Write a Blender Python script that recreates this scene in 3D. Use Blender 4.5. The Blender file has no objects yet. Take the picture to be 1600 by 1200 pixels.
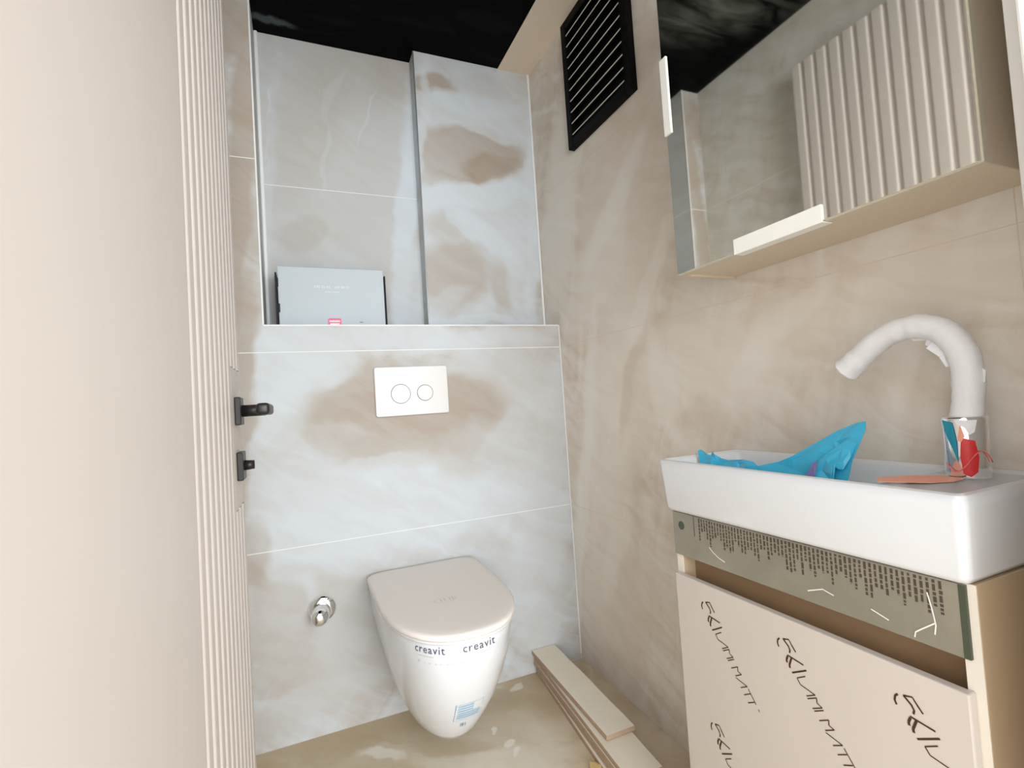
import bpy, bmesh, math, random
from mathutils import Vector, Matrix
random.seed(7)
S = bpy.context.scene
COL = S.collection

# ------------------------------------------------------------------ camera
CAM_H = 0.967
cd = bpy.data.cameras.new('camera')
cam = bpy.data.objects.new('camera', cd)
COL.objects.link(cam)
R = [[0.921133, 0.045486, -0.386582], [-0.383799, -0.059475, -0.921499], [-0.064907, 0.997193, -0.037327]]
m4 = Matrix(R).to_4x4()
m4.translation = Vector((0, 0, CAM_H))
cam.matrix_world = m4
cd.sensor_fit = 'HORIZONTAL'
cd.sensor_width = 36.0
cd.lens = 780.97 / 1600 * 36.0
cd.clip_start = 0.01
S.camera = cam

# ------------------------------------------------------------------ world, lamps, exposure
W = bpy.data.worlds.new('world')
S.world = W
W.use_nodes = True
W.node_tree.nodes['Background'].inputs[0].default_value = (1.0, 0.99, 0.98, 1)
W.node_tree.nodes['Background'].inputs[1].default_value = 1.65


def area(name, loc, target, sx, sy, power, col):
    l = bpy.data.lights.new(name, 'AREA')
    l.shape = 'RECTANGLE'
    l.size, l.size_y, l.energy, l.color = sx, sy, power, col
    o = bpy.data.objects.new(name, l)
    COL.objects.link(o)
    o.location = loc
    o.rotation_euler = (Vector(target) - Vector(loc)).to_track_quat('-Z', 'Y').to_euler()
    return o


area('hall_window_light', (0.5, -3.6, 1.45), (0.3, 1.6, 1.1), 4.2, 2.2, 205, (0.87, 0.945, 1.0))
S.view_settings.view_transform = 'Standard'
S.view_settings.look = 'None'
S.view_settings.gamma = 1
S.view_settings.use_curve_mapping = False
S.view_settings.exposure = 0.5

# ------------------------------------------------------------------ helpers
WL = {}


def wl(o):
    return WL.get(o.name, Vector((0, 0, 0))) if o else Vector((0, 0, 0))


def tag(o, label=None, cat=None, group=None, kind=None):
    if label: o['label'] = label
    if cat: o['category'] = cat
    if group: o['group'] = group
    if kind: o['kind'] = kind
    return o


def empty(name, loc, label=None, cat=None, group=None, kind=None):
    o = bpy.data.objects.new(name, None)
    o.empty_display_size = 0.05
    COL.objects.link(o)
    o.location = loc
    WL[o.name] = Vector(loc)
    return tag(o, label, cat, group, kind)


def obj(name, bm, mat, parent=None, smooth=False, center=True):
    """link a bmesh given in world coordinates as one mesh object"""
    if smooth:
        for f in bm.faces: f.smooth = True
    c = Vector((0, 0, 0))
    if center and bm.verts:
        lo = Vector([min(v.co[i] for v in bm.verts) for i in range(3)])
        hi = Vector([max(v.co[i] for v in bm.verts) for i in range(3)])
        c = (lo + hi) / 2
        bmesh.ops.translate(bm, verts=bm.verts, vec=-c)
    me = bpy.data.meshes.new(name)
    bm.to_mesh(me)
    bm.free()
    mats = mat if isinstance(mat, (list, tuple)) else [mat]
    for mm in mats: me.materials.append(mm)
    o = bpy.data.objects.new(name, me)
    COL.objects.link(o)
    if parent: o.parent = parent
    o.location = c - wl(parent)
    WL[o.name] = c
    return o


def copy_at(src, parent, world_loc):
    c = src.copy()
    COL.objects.link(c)
    c.parent = parent
    c.location = Vector(world_loc) - wl(parent)
    WL[c.name] = Vector(world_loc)
    return c


def bx(x0, x1, y0, y1, z0, z1, bev=0.0, seg=2, bm=None):
    b = bmesh.new()
    vs = [b.verts.new((x, y, z)) for x in (x0, x1) for y in (y0, y1) for z in (z0, z1)]
    for f in ((0, 1, 3, 2), (4, 6, 7, 5), (0, 4, 5, 1), (2, 3, 7, 6), (0, 2, 6, 4), (1, 5, 7, 3)):
        b.faces.new([vs[i] for i in f])
    bmesh.ops.recalc_face_normals(b, faces=b.faces)
    if bev > 0:
        bmesh.ops.bevel(b, geom=list(b.edges), offset=bev, segments=seg, profile=0.5, affect='EDGES')
    if bm is None: return b
    return merge(bm, b)


def merge(dst, src):
    me = bpy.data.meshes.new('tmp')
    src.to_mesh(me)
    src.free()
    dst.from_mesh(me)
    bpy.data.meshes.remove(me)
    return dst


def rot(bm, ang, axis, cen):
    bmesh.ops.rotate(bm, verts=bm.verts, cent=Vector(cen), matrix=Matrix.Rotation(ang, 3, axis))
    return bm


def loft(rings, cap0=True, cap1=True, closed=True, bm=None):
    b = bm or bmesh.new()
    vr = [[b.verts.new(p) for p in r] for r in rings]
    n = len(rings[0])
    for a, c in zip(vr[:-1], vr[1:]):
        for i in range(n if closed else n - 1):
            j = (i + 1) % n
            b.faces.new((a[i], a[j], c[j], c[i]))
    if cap0: b.faces.new(list(reversed(vr[0])))
    if cap1: b.faces.new(vr[-1])
    bmesh.ops.recalc_face_normals(b, faces=b.faces)
    return b


def tube(path, radii, n=16, caps=True, bm=None, flat=1.0):
    rings = []
    P = [Vector(p) for p in path]
    up = Vector((1, 0, 0.01)).normalized()
    for i, p in enumerate(P):
        d = (P[min(i + 1, len(P) - 1)] - P[max(i - 1, 0)]).normalized()
        s = up - d * up.dot(d)
        if s.length < 0.05: s = Vector((0, 1, 0)) - d * d.y
        s.normalize()
        t = d.cross(s)
        r = radii[i] if hasattr(radii, '__len__') else radii
        rings.append([p + s * (math.cos(2 * math.pi * k / n) * r) + t * (math.sin(2 * math.pi * k / n) * r * flat) for k in range(n)])
    return loft(rings, caps, caps, True, bm)


def rrect(cx, cy, hx, hy, r, n=6):
    """rounded rectangle outline, 4*(n+1) points"""
    out = []
    for qx, qy, a0 in ((1, 1, 0), (-1, 1, 90), (-1, -1, 180), (1, -1, 270)):
        for k in range(n + 1):
            a = math.radians(a0 + 90 * k / n)
            out.append((cx + qx * (hx - r) + r * math.cos(a), cy + qy * (hy - r) + r * math.sin(a)))
    return out


def disc_rings(cx, cz, y_list, n=32):
    """rings about an axis along Y: y_list of (y, radius)"""
    return [[(cx + math.cos(2 * math.pi * k / n) * r, y, cz + math.sin(2 * math.pi * k / n) * r) for k in range(n)] for y, r in y_list]


def subsurf(o, lv=2):
    md = o.modifiers.new('subdivision', 'SUBSURF')
    md.levels = md.render_levels = lv
    return o


# ------------------------------------------------------------------ materials
def srgb(r, g, b):
    f = lambda c: (c / 255 / 12.92) if c / 255 <= 0.04045 else ((c / 255 + 0.055) / 1.055) ** 2.4
    return (f(r), f(g), f(b), 1)


def mat(name, col, rough=0.5, metal=0.0, spec=0.5, noise=0.0, nscale=20, bump=0.0, bscale=200, coat=0.0, trans=0.0, alpha=1.0):
    m = bpy.data.materials.new(name)
    m.use_nodes = True
    nt = m.node_tree
    b = nt.nodes['Principled BSDF']
    b.inputs['Base Color'].default_value = col
    b.inputs['Roughness'].default_value = rough
    b.inputs['Metallic'].default_value = metal
    b.inputs['Specular IOR Level'].default_value = spec
    b.inputs['Coat Weight'].default_value = coat
    b.inputs['Transmission Weight'].default_value = trans
    b.inputs['Alpha'].default_value = alpha
    tc = nt.nodes.new('ShaderNodeTexCoord')
    if noise:
        n = nt.nodes.new('ShaderNodeTexNoise')
        n.inputs['Scale'].default_value = nscale
        n.inputs['Detail'].default_value = 5
        nt.links.new(tc.outputs['Object'], n.inputs['Vector'])
        mx = nt.nodes.new('ShaderNodeMix')
        mx.data_type = 'RGBA'
        mx.inputs['A'].default_value = tuple(max(0, c * (1 - noise)) for c in col[:3]) + (1,)
        mx.inputs['B'].default_value = tuple(min(1, c * (1 + noise)) for c in col[:3]) + (1,)
        nt.links.new(n.outputs['Fac'], mx.inputs['Factor'])
        nt.links.new(mx.outputs['Result'], b.inputs['Base Color'])
    if bump:
        n2 = nt.nodes.new('ShaderNodeTexNoise')
        n2.inputs['Scale'].default_value = bscale
        nt.links.new(tc.outputs['Object'], n2.inputs['Vector'])
        bp = nt.nodes.new('ShaderNodeBump')
        bp.inputs['Strength'].default_value = bump
        bp.inputs['Distance'].default_value = 0.002
        nt.links.new(n2.outputs['Fac'], bp.inputs['Height'])
        nt.links.new(bp.outputs['Normal'], b.inputs['Normal'])
    return m


# grout haze wiped over cement tiles: soft-edged smears (u, v, ru, rv, angle, haze, opacity, softness) in metres on each surface
BLOBS = {
'BACK': [(0.309, 0.65, 0.6744, 0.1895, 3.136, 0.92, 0.9, 0.5), (-0.039, 1.088, 0.1973, 0.187, 3.131, 0.9, 0.9, 0.4), (0.7, 0.988, 0.2805, 0.2759, 0.937, 0.62, 0.8, 0.5), (0.256, 1.208, 0.6252, 0.0511, 3.132, 0.85, 0.9, 0.5), (0.327, 0.966, 0.3527, 0.1325, -3.138, 0.12, 0.95, 0.22), (0.168, 1.08, 0.1696, 0.0577, -2.924, 0.3, 0.7, 0.3), (0.054, 1.125, 0.1323, 0.0803, -2.962, 0.85, 0.8, 0.3), (0.128, 0.877, 0.1393, 0.0515, 2.598, 0.5, 0.7, 0.3), (0.277, 0.832, 0.2494, 0.0631, -3.136, 0.3, 0.8, 0.35), (0.542, 0.818, 0.1589, 0.1037, -2.597, 0.45, 0.7, 0.4), (0.665, 0.852, 0.1637, 0.0632, 0.835, 0.72, 0.7, 0.3), (-0.017, 0.792, 0.1455, 0.116, 2.906, 0.8, 0.8, 0.5), (0.233, 0.785, 0.1826, 0.0333, -3.11, 0.85, 0.6, 0.4), (0.756, 1.056, 0.152, 0.0625, 2.793, 0.6, 0.7, 0.3), (-0.04, 0.277, 0.2242, 0.1691, 1.648, 0.36, 0.85, 0.5), (-0.085, 0.439, 0.1013, 0.0846, 3.125, 0.85, 0.7, 0.3), (-0.1, 0.414, 0.0868, 0.0691, -3.12, 0.4, 0.8, 0.3), (0.126, 0.257, 0.2104, 0.1377, 1.476, 0.5, 0.8, 0.4), (0.101, 0.341, 0.1663, 0.0805, 1.201, 0.62, 0.6, 0.4), (0.755, 0.334, 0.2923, 0.1425, 1.426, 0.78, 0.8, 0.4), (0.066, 0.585, 0.186, 0.1188, 3.099, 0.86, 0.8, 0.5), (0.586, 0.411, 0.2596, 0.089, 3.105, 0.8, 0.7, 0.5), (0.006, 0.113, 0.2034, 0.0442, -2.949, 0.62, 0.5, 0.4), (-0.118, 0.075, 0.1156, 0.0559, 3.067, 0.45, 0.6, 0.5), (0.838, 0.742, 0.4246, 0.0694, 1.416, 0.72, 0.6, 0.4), (-0.149, 1.656, 0.8388, 0.0407, 1.471, 0.18, 1.0, 0.35), (-0.165, 0.998, 0.492, 0.0337, 1.469, 0.2, 0.95, 0.5), (-0.162, 0.566, 0.1111, 0.05, 1.565, 0.3, 0.8, 0.4), (-0.137, 0.768, 0.1883, 0.0238, 1.531, 0.75, 0.4, 0.4), (-0.16, 0.5, 0.0721, 0.0341, 2.545, 0.3, 0.8, 0.4), (-0.167, 2.171, 0.1241, 0.0671, 1.412, 0.1, 0.9, 0.5)],
'PIL': [(0.641, 1.786, 0.6666, 0.3065, 1.405, 0.85, 1.0, 0.5), (0.638, 1.931, 0.236, 0.1181, -3.111, 0.16, 0.95, 0.2), (0.524, 1.933, 0.1526, 0.0869, -2.905, 0.36, 0.7, 0.5), (0.689, 2.032, 0.1953, 0.0218, 2.944, 0.8, 0.85, 0.5), (0.714, 1.89, 0.1415, 0.0505, -2.99, 0.06, 0.8, 0.35), (0.494, 1.848, 0.1245, 0.0579, -2.97, 0.42, 0.7, 0.5), (0.505, 2.189, 0.0968, 0.0433, -3.104, 0.15, 0.95, 0.3), (0.651, 2.133, 0.2058, 0.047, -3.125, 0.95, 0.9, 0.4), (0.723, 2.218, 0.1329, 0.0424, -3.092, 0.72, 0.8, 0.4), (0.916, 2.0, 0.2996, 0.0457, 1.455, 0.95, 0.9, 0.4), (0.627, 1.769, 0.2887, 0.0544, -3.001, 1.0, 0.95, 0.35), (0.545, 1.463, 0.1564, 0.1391, -2.776, 0.32, 0.95, 0.3), (0.532, 1.652, 0.0907, 0.0626, -2.929, 0.5, 0.8, 0.5), (0.745, 1.562, 0.1473, 0.0448, 2.33, 0.98, 0.95, 0.25), (0.662, 1.632, 0.1443, 0.0382, 2.489, 0.98, 0.9, 0.25), (0.582, 1.656, 0.0931, 0.0215, 2.278, 0.95, 0.8, 0.3), (0.818, 1.623, 0.157, 0.099, 1.404, 0.9, 0.8, 0.5), (0.735, 1.415, 0.0996, 0.0544, 1.66, 0.34, 0.8, 0.4), (0.815, 1.392, 0.1264, 0.0561, 1.675, 0.82, 0.8, 0.4), (0.489, 1.36, 0.1244, 0.0327, -2.784, 0.7, 0.6, 0.4), (0.913, 1.761, 0.5385, 0.0398, 1.44, 0.95, 0.8, 0.3), (0.609, 1.291, 0.2808, 0.0195, -3.137, 0.95, 0.8, 0.4), (0.429, 1.763, 0.634, 0.0235, 1.461, 0.9, 0.7, 0.4)],
'NICHE': [(0.134, 1.808, 0.7119, 0.4302, 1.425, 0.62, 1.0, 0.5), (0.401, 1.789, 0.7527, 0.0432, 1.463, 0.98, 0.95, 0.4), (0.243, 2.207, 0.2318, 0.1304, -2.513, 0.4, 0.7, 0.5), (0.026, 2.21, 0.1526, 0.0893, -2.797, 0.55, 0.7, 0.5), (0.057, 1.984, 0.2891, 0.122, 1.338, 0.42, 0.7, 0.5), (0.252, 1.942, 0.3046, 0.1309, 1.251, 0.56, 0.6, 0.5), (0.147, 1.623, 0.1985, 0.1381, -2.948, 0.6, 0.7, 0.5), (0.019, 1.591, 0.0898, 0.0622, -2.409, 0.38, 0.7, 0.3), (0.361, 2.23, 0.1311, 0.0919, 1.235, 0.3, 0.5, 0.5), (-0.075, 1.739, 0.676, 0.0196, 1.483, 0.8, 0.5, 0.6), (0.388, 1.421, 0.1463, 0.0814, 1.475, 0.85, 0.8, 0.4), (-0.054, 2.05, 0.0595, 0.004, 1.527, 0.9, 0.6, 0.5), (0.275, 2.066, 0.1094, 0.0054, 1.211, 0.9, 0.5, 0.5), (-0.069, 1.852, 0.0902, 0.004, 1.528, 0.8, 0.5, 0.5), (0.105, 1.863, 0.1426, 0.0105, 1.444, 0.75, 0.6, 0.4), (0.149, 2.117, 0.1025, 0.0164, 1.151, 0.7, 0.5, 0.4)],
'RIGHT': [(1.266, 1.555, 0.5806, 0.205, 1.66, 0.3, 1.0, 0.6), (1.606, 1.665, 0.4086, 0.1323, 1.815, 0.72, 0.8, 0.4), (1.401, 1.371, 0.2547, 0.1422, 2.511, 0.6, 0.8, 0.4), (1.225, 1.228, 0.2346, 0.1038, 2.174, 0.5, 0.7, 0.4), (1.326, 1.086, 0.1404, 0.0808, -3.044, 0.42, 0.7, 0.4), (1.215, 0.922, 0.2763, 0.0754, 1.925, 0.26, 0.8, 0.35), (1.437, 0.797, 0.3487, 0.1542, 1.747, 0.55, 0.8, 0.5), (1.037, 1.055, 0.1453, 0.1007, -3.041, 0.5, 0.7, 0.4), (0.958, 1.142, 0.127, 0.0652, -3.129, 0.42, 0.6, 0.4), (0.76, 1.079, 0.1848, 0.0832, 3.026, 0.3, 0.8, 0.5), (0.855, 0.976, 0.1456, 0.0883, 2.986, 0.42, 0.7, 0.5), (1.429, 0.272, 0.306, 0.1886, 2.183, 0.2, 0.9, 0.5), (1.516, 0.351, 0.1748, 0.0826, 2.211, 0.5, 0.6, 0.4), (1.635, 0.432, 0.8506, 0.0435, 1.834, 0.8, 0.6, 0.4), (0.504, 1.167, 0.1889, 0.0324, -3.134, 0.36, 0.7, 0.5), (0.464, 1.094, 0.1374, 0.0612, 3.074, 0.28, 0.8, 0.5), (1.119, 1.479, 0.2137, 0.1117, 1.59, 0.3, 0.7, 0.5), (1.221, 1.912, 0.1936, 0.0966, 1.525, 0.12, 0.9, 0.5), (1.077, 1.838, 0.2044, 0.0441, 1.665, 0.2, 0.8, 0.5), (1.188, 1.658, 0.1252, 0.0597, -3.014, 0.42, 0.6, 0.4), (1.286, 1.542, 0.2587, 0.0481, 2.43, 0.75, 0.7, 0.4), (1.144, 1.267, 0.2203, 0.0336, 2.196, 0.7, 0.6, 0.4), (1.253, 1.0, 0.1844, 0.0301, 2.03, 0.08, 0.7, 0.4), (1.098, 0.956, 0.1599, 0.0514, 1.28, 0.68, 0.6, 0.4), (1.475, 0.969, 0.3111, 0.0406, 1.77, 0.7, 0.5, 0.4), (0.797, 1.029, 0.1173, 0.0413, 2.299, 0.6, 0.6, 0.4), (0.682, 1.118, 0.0868, 0.0279, 2.468, 0.55, 0.6, 0.4), (0.982, 0.919, 0.0863, 0.0297, 2.801, 0.2, 0.6, 0.4), (1.405, 0.466, 0.1976, 0.0503, 1.999, 0.6, 0.6, 0.4)],
'FLOOR': [(0.113, 1.686, 0.2967, 0.1395, 3.065, 0.1, 1.0, 0.5), (0.644, 1.545, 0.1781, 0.1256, 1.211, 0.12, 0.9, 0.5), (0.23, 1.464, 0.2431, 0.043, 2.904, 0.5, 0.8, 0.4), (0.516, 1.401, 0.1705, 0.1379, 2.449, 0.62, 0.9, 0.4), (0.41, 1.327, 0.2091, 0.0616, 2.641, 0.8, 0.8, 0.4), (0.164, 1.493, 0.0747, 0.0251, 2.606, 0.95, 0.8, 0.3), (0.542, 1.244, 0.1184, 0.0922, 2.614, 0.7, 0.8, 0.4), (1.022, 1.508, 0.1884, 0.0752, 1.392, 0.25, 0.9, 0.5), (0.337, 1.45, 0.1123, 0.0319, 2.63, 0.25, 0.7, 0.4), (0.464, 1.451, 0.0118, 0.0093, 1.479, 1.0, 1.0, 0.2), (0.487, 1.37, 0.0194, 0.0174, 1.853, 1.0, 0.9, 0.3), (0.621, 1.625, 0.0294, 0.0205, -2.724, 0.9, 0.8, 0.3), (0.501, 1.32, 0.02, 0.0141, 1.244, 1.0, 0.8, 0.3)],
}


def smear_mat(name, blobs, plane, base_val, c_tile, c_mid, c_haze, rough=0.7, warp=0.10):
    m = bpy.data.materials.new(name)
    m.use_nodes = True
    nt = m.node_tree
    N, L = nt.nodes.new, nt.links.new
    b = nt.nodes['Principled BSDF']
    geo = N('ShaderNodeNewGeometry')
    n1 = N('ShaderNodeTexNoise')
    n1.inputs['Scale'].default_value = 6.0
    n1.inputs['Detail'].default_value = 4
    L(geo.outputs['Position'], n1.inputs['Vector'])
    sub = N('ShaderNodeVectorMath'); sub.operation = 'SUBTRACT'
    L(n1.outputs['Color'], sub.inputs[0]); sub.inputs[1].default_value = (0.5, 0.5, 0.5)
    scl = N('ShaderNodeVectorMath'); scl.operation = 'SCALE'
    L(sub.outputs[0], scl.inputs[0]); scl.inputs['Scale'].default_value = warp
    add = N('ShaderNodeVectorMath'); add.operation = 'ADD'
    L(geo.outputs['Position'], add.inputs[0]); L(scl.outputs[0], add.inputs[1])
    # broad trowel strokes: two stretched noises
    val = None
    strokes = []
    for ang, sc, st in ((0.9, 3.0, 5.0), (-0.5, 4.5, 4.0)):
        mp = N('ShaderNodeMapping'); mp.vector_type = 'TEXTURE'
        if plane == 'XZ': mp.inputs['Rotation'].default_value = (0, -ang, 0); s = (1 / sc, 1, 1 / (sc * st))
        elif plane == 'YZ': mp.inputs['Rotation'].default_value = (ang + 0.9, 0, 0); s = (1, 1 / sc, 1 / (sc * st))
        else: mp.inputs['Rotation'].default_value = (0, 0, ang); s = (1 / sc, 1 / (sc * st * 0.6), 1)
        mp.inputs['Scale'].default_value = s
        L(add.outputs[0], mp.inputs['Vector'])
        nn = N('ShaderNodeTexNoise')
        nn.inputs['Scale'].default_value = 1.0
        nn.inputs['Detail'].default_value = 5
        nn.inputs['Roughness'].default_value = 0.55
        nn.inputs['Distortion'].default_value = 0.6
        L(mp.outputs[0], nn.inputs['Vector'])
        strokes.append(nn)
    av = N('ShaderNodeMath'); av.operation = 'ADD'
    L(strokes[0].outputs['Fac'], av.inputs[0]); L(strokes[1].outputs['Fac'], av.inputs[1])
    mr = N('ShaderNodeMapRange')
    L(av.outputs[0], mr.inputs['Value'])
    mr.inputs['From Min'].default_value = 0.72; mr.inputs['From Max'].default_value = 1.28
    mr.inputs['To Min'].default_value = base_val - 0.28; mr.inputs['To Max'].default_value = base_val + 0.28
    cur = mr.outputs['Result']
    for (u, v, ru, rv, ang, hv, op, soft) in blobs:
        mp = N('ShaderNodeMapping'); mp.vector_type = 'TEXTURE'
        if plane == 'XZ':
            mp.inputs['Location'].default_value = (u, 0, v); mp.inputs['Rotation'].default_value = (0, -ang, 0); mp.inputs['Scale'].default_value = (ru, 1000, rv)
        elif plane == 'YZ':
            mp.inputs['Location'].default_value = (0, u, v); mp.inputs['Rotation'].default_value = (ang, 0, 0); mp.inputs['Scale'].default_value = (1000, ru, rv)
        else:
            mp.inputs['Location'].default_value = (u, v, 0); mp.inputs['Rotation'].default_value = (0, 0, ang); mp.inputs['Scale'].default_value = (ru, rv, 1000)
        L(add.outputs[0], mp.inputs['Vector'])
        ln = N('ShaderNodeVectorMath'); ln.operation = 'LENGTH'
        L(mp.outputs[0], ln.inputs[0])
        r2 = N('ShaderNodeMapRange'); r2.interpolation_type = 'SMOOTHSTEP'
        L(ln.outputs['Value'], r2.inputs['Value'])
        r2.inputs['From Min'].default_value = 1.0 - soft; r2.inputs['From Max'].default_value = 1.0 + soft * 0.6
        r2.inputs['To Min'].default_value = op * 0.95; r2.inputs['To Max'].default_value = 0.0
        mx = N('ShaderNodeMix'); mx.data_type = 'FLOAT'
        L(r2.outputs['Result'], mx.inputs['Factor']); L(cur, mx.inputs['A'])
        mx.inputs['B'].default_value = hv
        cur = mx.outputs['Result']
    # stroke texture rides on everything
    fine = N('ShaderNodeMath'); fine.operation = 'MULTIPLY_ADD'
    L(strokes[1].outputs['Fac'], fine.inputs[0]); fine.inputs[1].default_value = 0.34; fine.inputs[2].default_value = -0.17
    tot = N('ShaderNodeMath'); tot.operation = 'ADD'; tot.use_clamp = True
    L(cur, tot.inputs[0]); L(fine.outputs[0], tot.inputs[1])
    cr = N('ShaderNodeValToRGB')
    cr.color_ramp.elements[0].color = c_tile
    cr.color_ramp.elements[1].color = c_haze
    e = cr.color_ramp.elements.new(0.5); e.color = c_mid
    L(tot.outputs[0], cr.inputs[0])
    L(cr.outputs[0], b.inputs['Base Color'])
    rr = N('ShaderNodeMapRange')
    L(tot.outputs[0], rr.inputs['Value'])
    rr.inputs['To Min'].default_value = rough - 0.12; rr.inputs['To Max'].default_value = rough + 0.2
    L(rr.outputs[0], b.inputs['Roughness'])
    b.inputs['Specular IOR Level'].default_value = 0.2
    bp = N('ShaderNodeBump'); bp.inputs['Strength'].default_value = 0.15; bp.inputs['Distance'].default_value = 0.001
    L(tot.outputs[0], bp.inputs['Height']); L(bp.outputs[0], b.inputs['Normal'])
    return m


T, MD, HZ = srgb(163, 145, 128), srgb(188, 185, 181), srgb(205, 211, 216)
M_back = smear_mat('tile_back', BLOBS['BACK'], 'XZ', 0.55, T, MD, HZ)
M_pil = smear_mat('tile_pillar', BLOBS['PIL'], 'XZ', 0.6, T, MD, HZ)
M_niche = smear_mat('tile_niche', BLOBS['NICHE'], 'XZ', 0.5, T, MD, HZ)
M_right = smear_mat('tile_right', BLOBS['RIGHT'], 'YZ', 0.36, srgb(206, 191, 174), srgb(225, 217, 206), srgb(235, 233, 229))  # same tile as the back wall, lightened to offset weaker light here
M_left = smear_mat('tile_left', [], 'YZ', 0.6, srgb(188, 174, 156), srgb(212, 206, 196), srgb(226, 224, 218))
M_floor = smear_mat('floor_dusty', BLOBS['FLOOR'], 'XY', 0.35, srgb(188, 167, 136), srgb(210, 197, 174), srgb(240, 236, 228), rough=0.6, warp=0.16)
M_grout = mat('grout', srgb(228, 227, 224), 0.9, noise=0.03, nscale=60)
M_grout_beige = mat('grout_beige', srgb(214, 202, 187), 0.9, noise=0.05, nscale=60)
M_plaster = mat('plaster_beige', srgb(226, 211, 192), 0.85, noise=0.06, nscale=6, bump=0.2, bscale=60)
M_silicone = mat('white_silicone', srgb(228, 229, 228), 0.5, noise=0.03)
M_trimmetal = mat('tile_edge_profile', srgb(150, 156, 160), 0.35, metal=0.6, noise=0.05)
M_wallpaint = mat('wall_paint_white', srgb(236, 233, 228), 0.7, noise=0.02)
M_door = mat('door_lacquer', srgb(203, 194, 187), 0.5, noise=0.015, nscale=3)
M_blackm = mat('black_metal', srgb(40, 37, 35), 0.38, metal=0.3, noise=0.15, nscale=40)
M_ventb = mat('vent_black', srgb(4, 4, 5), 0.6, spec=0.12, noise=0.2, nscale=60)
M_ventedge = mat('vent_edge_glint', srgb(226, 218, 208), 0.5, metal=0.0, noise=0.1)  # pale colour paints in the light caught by the slat lips
M_ceram = mat('white_ceramic', srgb(221, 222, 224), 0.18, coat=0.3, noise=0.008)
M_lid = mat('seat_plastic', srgb(236, 228, 221), 0.42, noise=0.01)
M_plate = mat('flush_plate_plastic', srgb(222, 219, 217), 0.3, noise=0.008)
M_groove = mat('groove_shadow_gap', srgb(96, 88, 80), 0.6, noise=0.05)
M_chrome = mat('chrome', (0.9, 0.9, 0.92, 1), 0.06, metal=1.0, noise=0.02)
M_box = mat('grey_carton', srgb(186, 194, 199), 0.6, noise=0.025, nscale=5)
M_boxdark = mat('carton_dark_slot', srgb(18, 15, 22), 0.7, noise=0.1)
M_print_w = mat('print_white', srgb(226, 230, 230), 0.6, noise=0.02)
M_sticker = mat('sticker_pink_red', srgb(232, 96, 126), 0.5, noise=0.04)
M_sticktxt = mat('sticker_text', srgb(255, 226, 234), 0.5, noise=0.01)
M_melamine = mat('cabinet_melamine', srgb(214, 198, 176), 0.5, noise=0.02)
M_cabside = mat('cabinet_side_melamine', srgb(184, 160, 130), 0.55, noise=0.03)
M_edge = mat('edge_banding', srgb(228, 220, 207), 0.5, noise=0.02)
M_mirror = mat('mirror_glass', (0.92, 0.92, 0.87, 1), 0.03, metal=1.0, noise=0.015, nscale=4)
M_mirroredge = mat('mirror_edge', srgb(204, 196, 176), 0.35, noise=0.05)
M_foam = mat('white_foam', srgb(240, 239, 232), 0.8, noise=0.02, bump=0.1)
M_wrap = mat('white_wrap_film', srgb(232, 232, 232), 0.5, noise=0.03, nscale=40, bump=0.5, bscale=90)
M_blue = mat('blue_plastic_film', srgb(60, 178, 216), 0.25, noise=0.12, nscale=25, coat=0.3)
M_blued = mat('blue_film_print', srgb(120, 110, 160), 0.3, noise=0.1)
M_orange = mat('orange_film', srgb(238, 160, 132), 0.4, noise=0.06, nscale=40)
M_red = mat('red_sticker', srgb(206, 40, 42), 0.35, noise=0.12, nscale=90)
M_teal = mat('teal_reflection', srgb(20, 140, 165), 0.25, noise=0.1)
M_pink = mat('pink_band', srgb(226, 110, 110), 0.4, noise=0.05)
M_van = mat('vanity_film_front', srgb(205, 195, 186), 0.4, noise=0.012, nscale=4)
M_ink = mat('film_ink', srgb(66, 38, 20), 0.6, noise=0.1)
M_rail = mat('rail_film', srgb(148, 143, 128), 0.3, metal=0.25, noise=0.2, nscale=14, coat=0.4, bump=0.8, bscale=26)
M_railink = mat('rail_ink', srgb(74, 64, 52), 0.5, noise=0.15)
M_raildk = mat('rail_end_cap', srgb(70, 76, 60), 0.5, noise=0.1)
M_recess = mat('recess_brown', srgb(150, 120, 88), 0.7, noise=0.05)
M_crease = mat('crease_highlight', srgb(238, 238, 232), 0.2, noise=0.02)  # white strokes painted as highlights along the creases of the film
M_inkblue = mat('label_blue_print', srgb(170, 205, 228), 0.5, noise=0.03)
M_inkblued = mat('label_blue_dark', srgb(100, 130, 165), 0.5, noise=0.03)
M_inkgrey = mat('logo_ink', srgb(70, 76, 96), 0.5, noise=0.05)
M_faint = mat('faint_mark', srgb(206, 199, 192), 0.5, noise=0.02)
M_strip = mat('cut_tile_face', srgb(232, 223, 206), 0.6, noise=0.06, nscale=12)
M_stripb = mat('cut_tile_body', srgb(176, 150, 126), 0.8, noise=0.12, nscale=60)
M_chip = mat('wood_chip', srgb(214, 184, 122), 0.7, noise=0.15, nscale=80)


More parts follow.
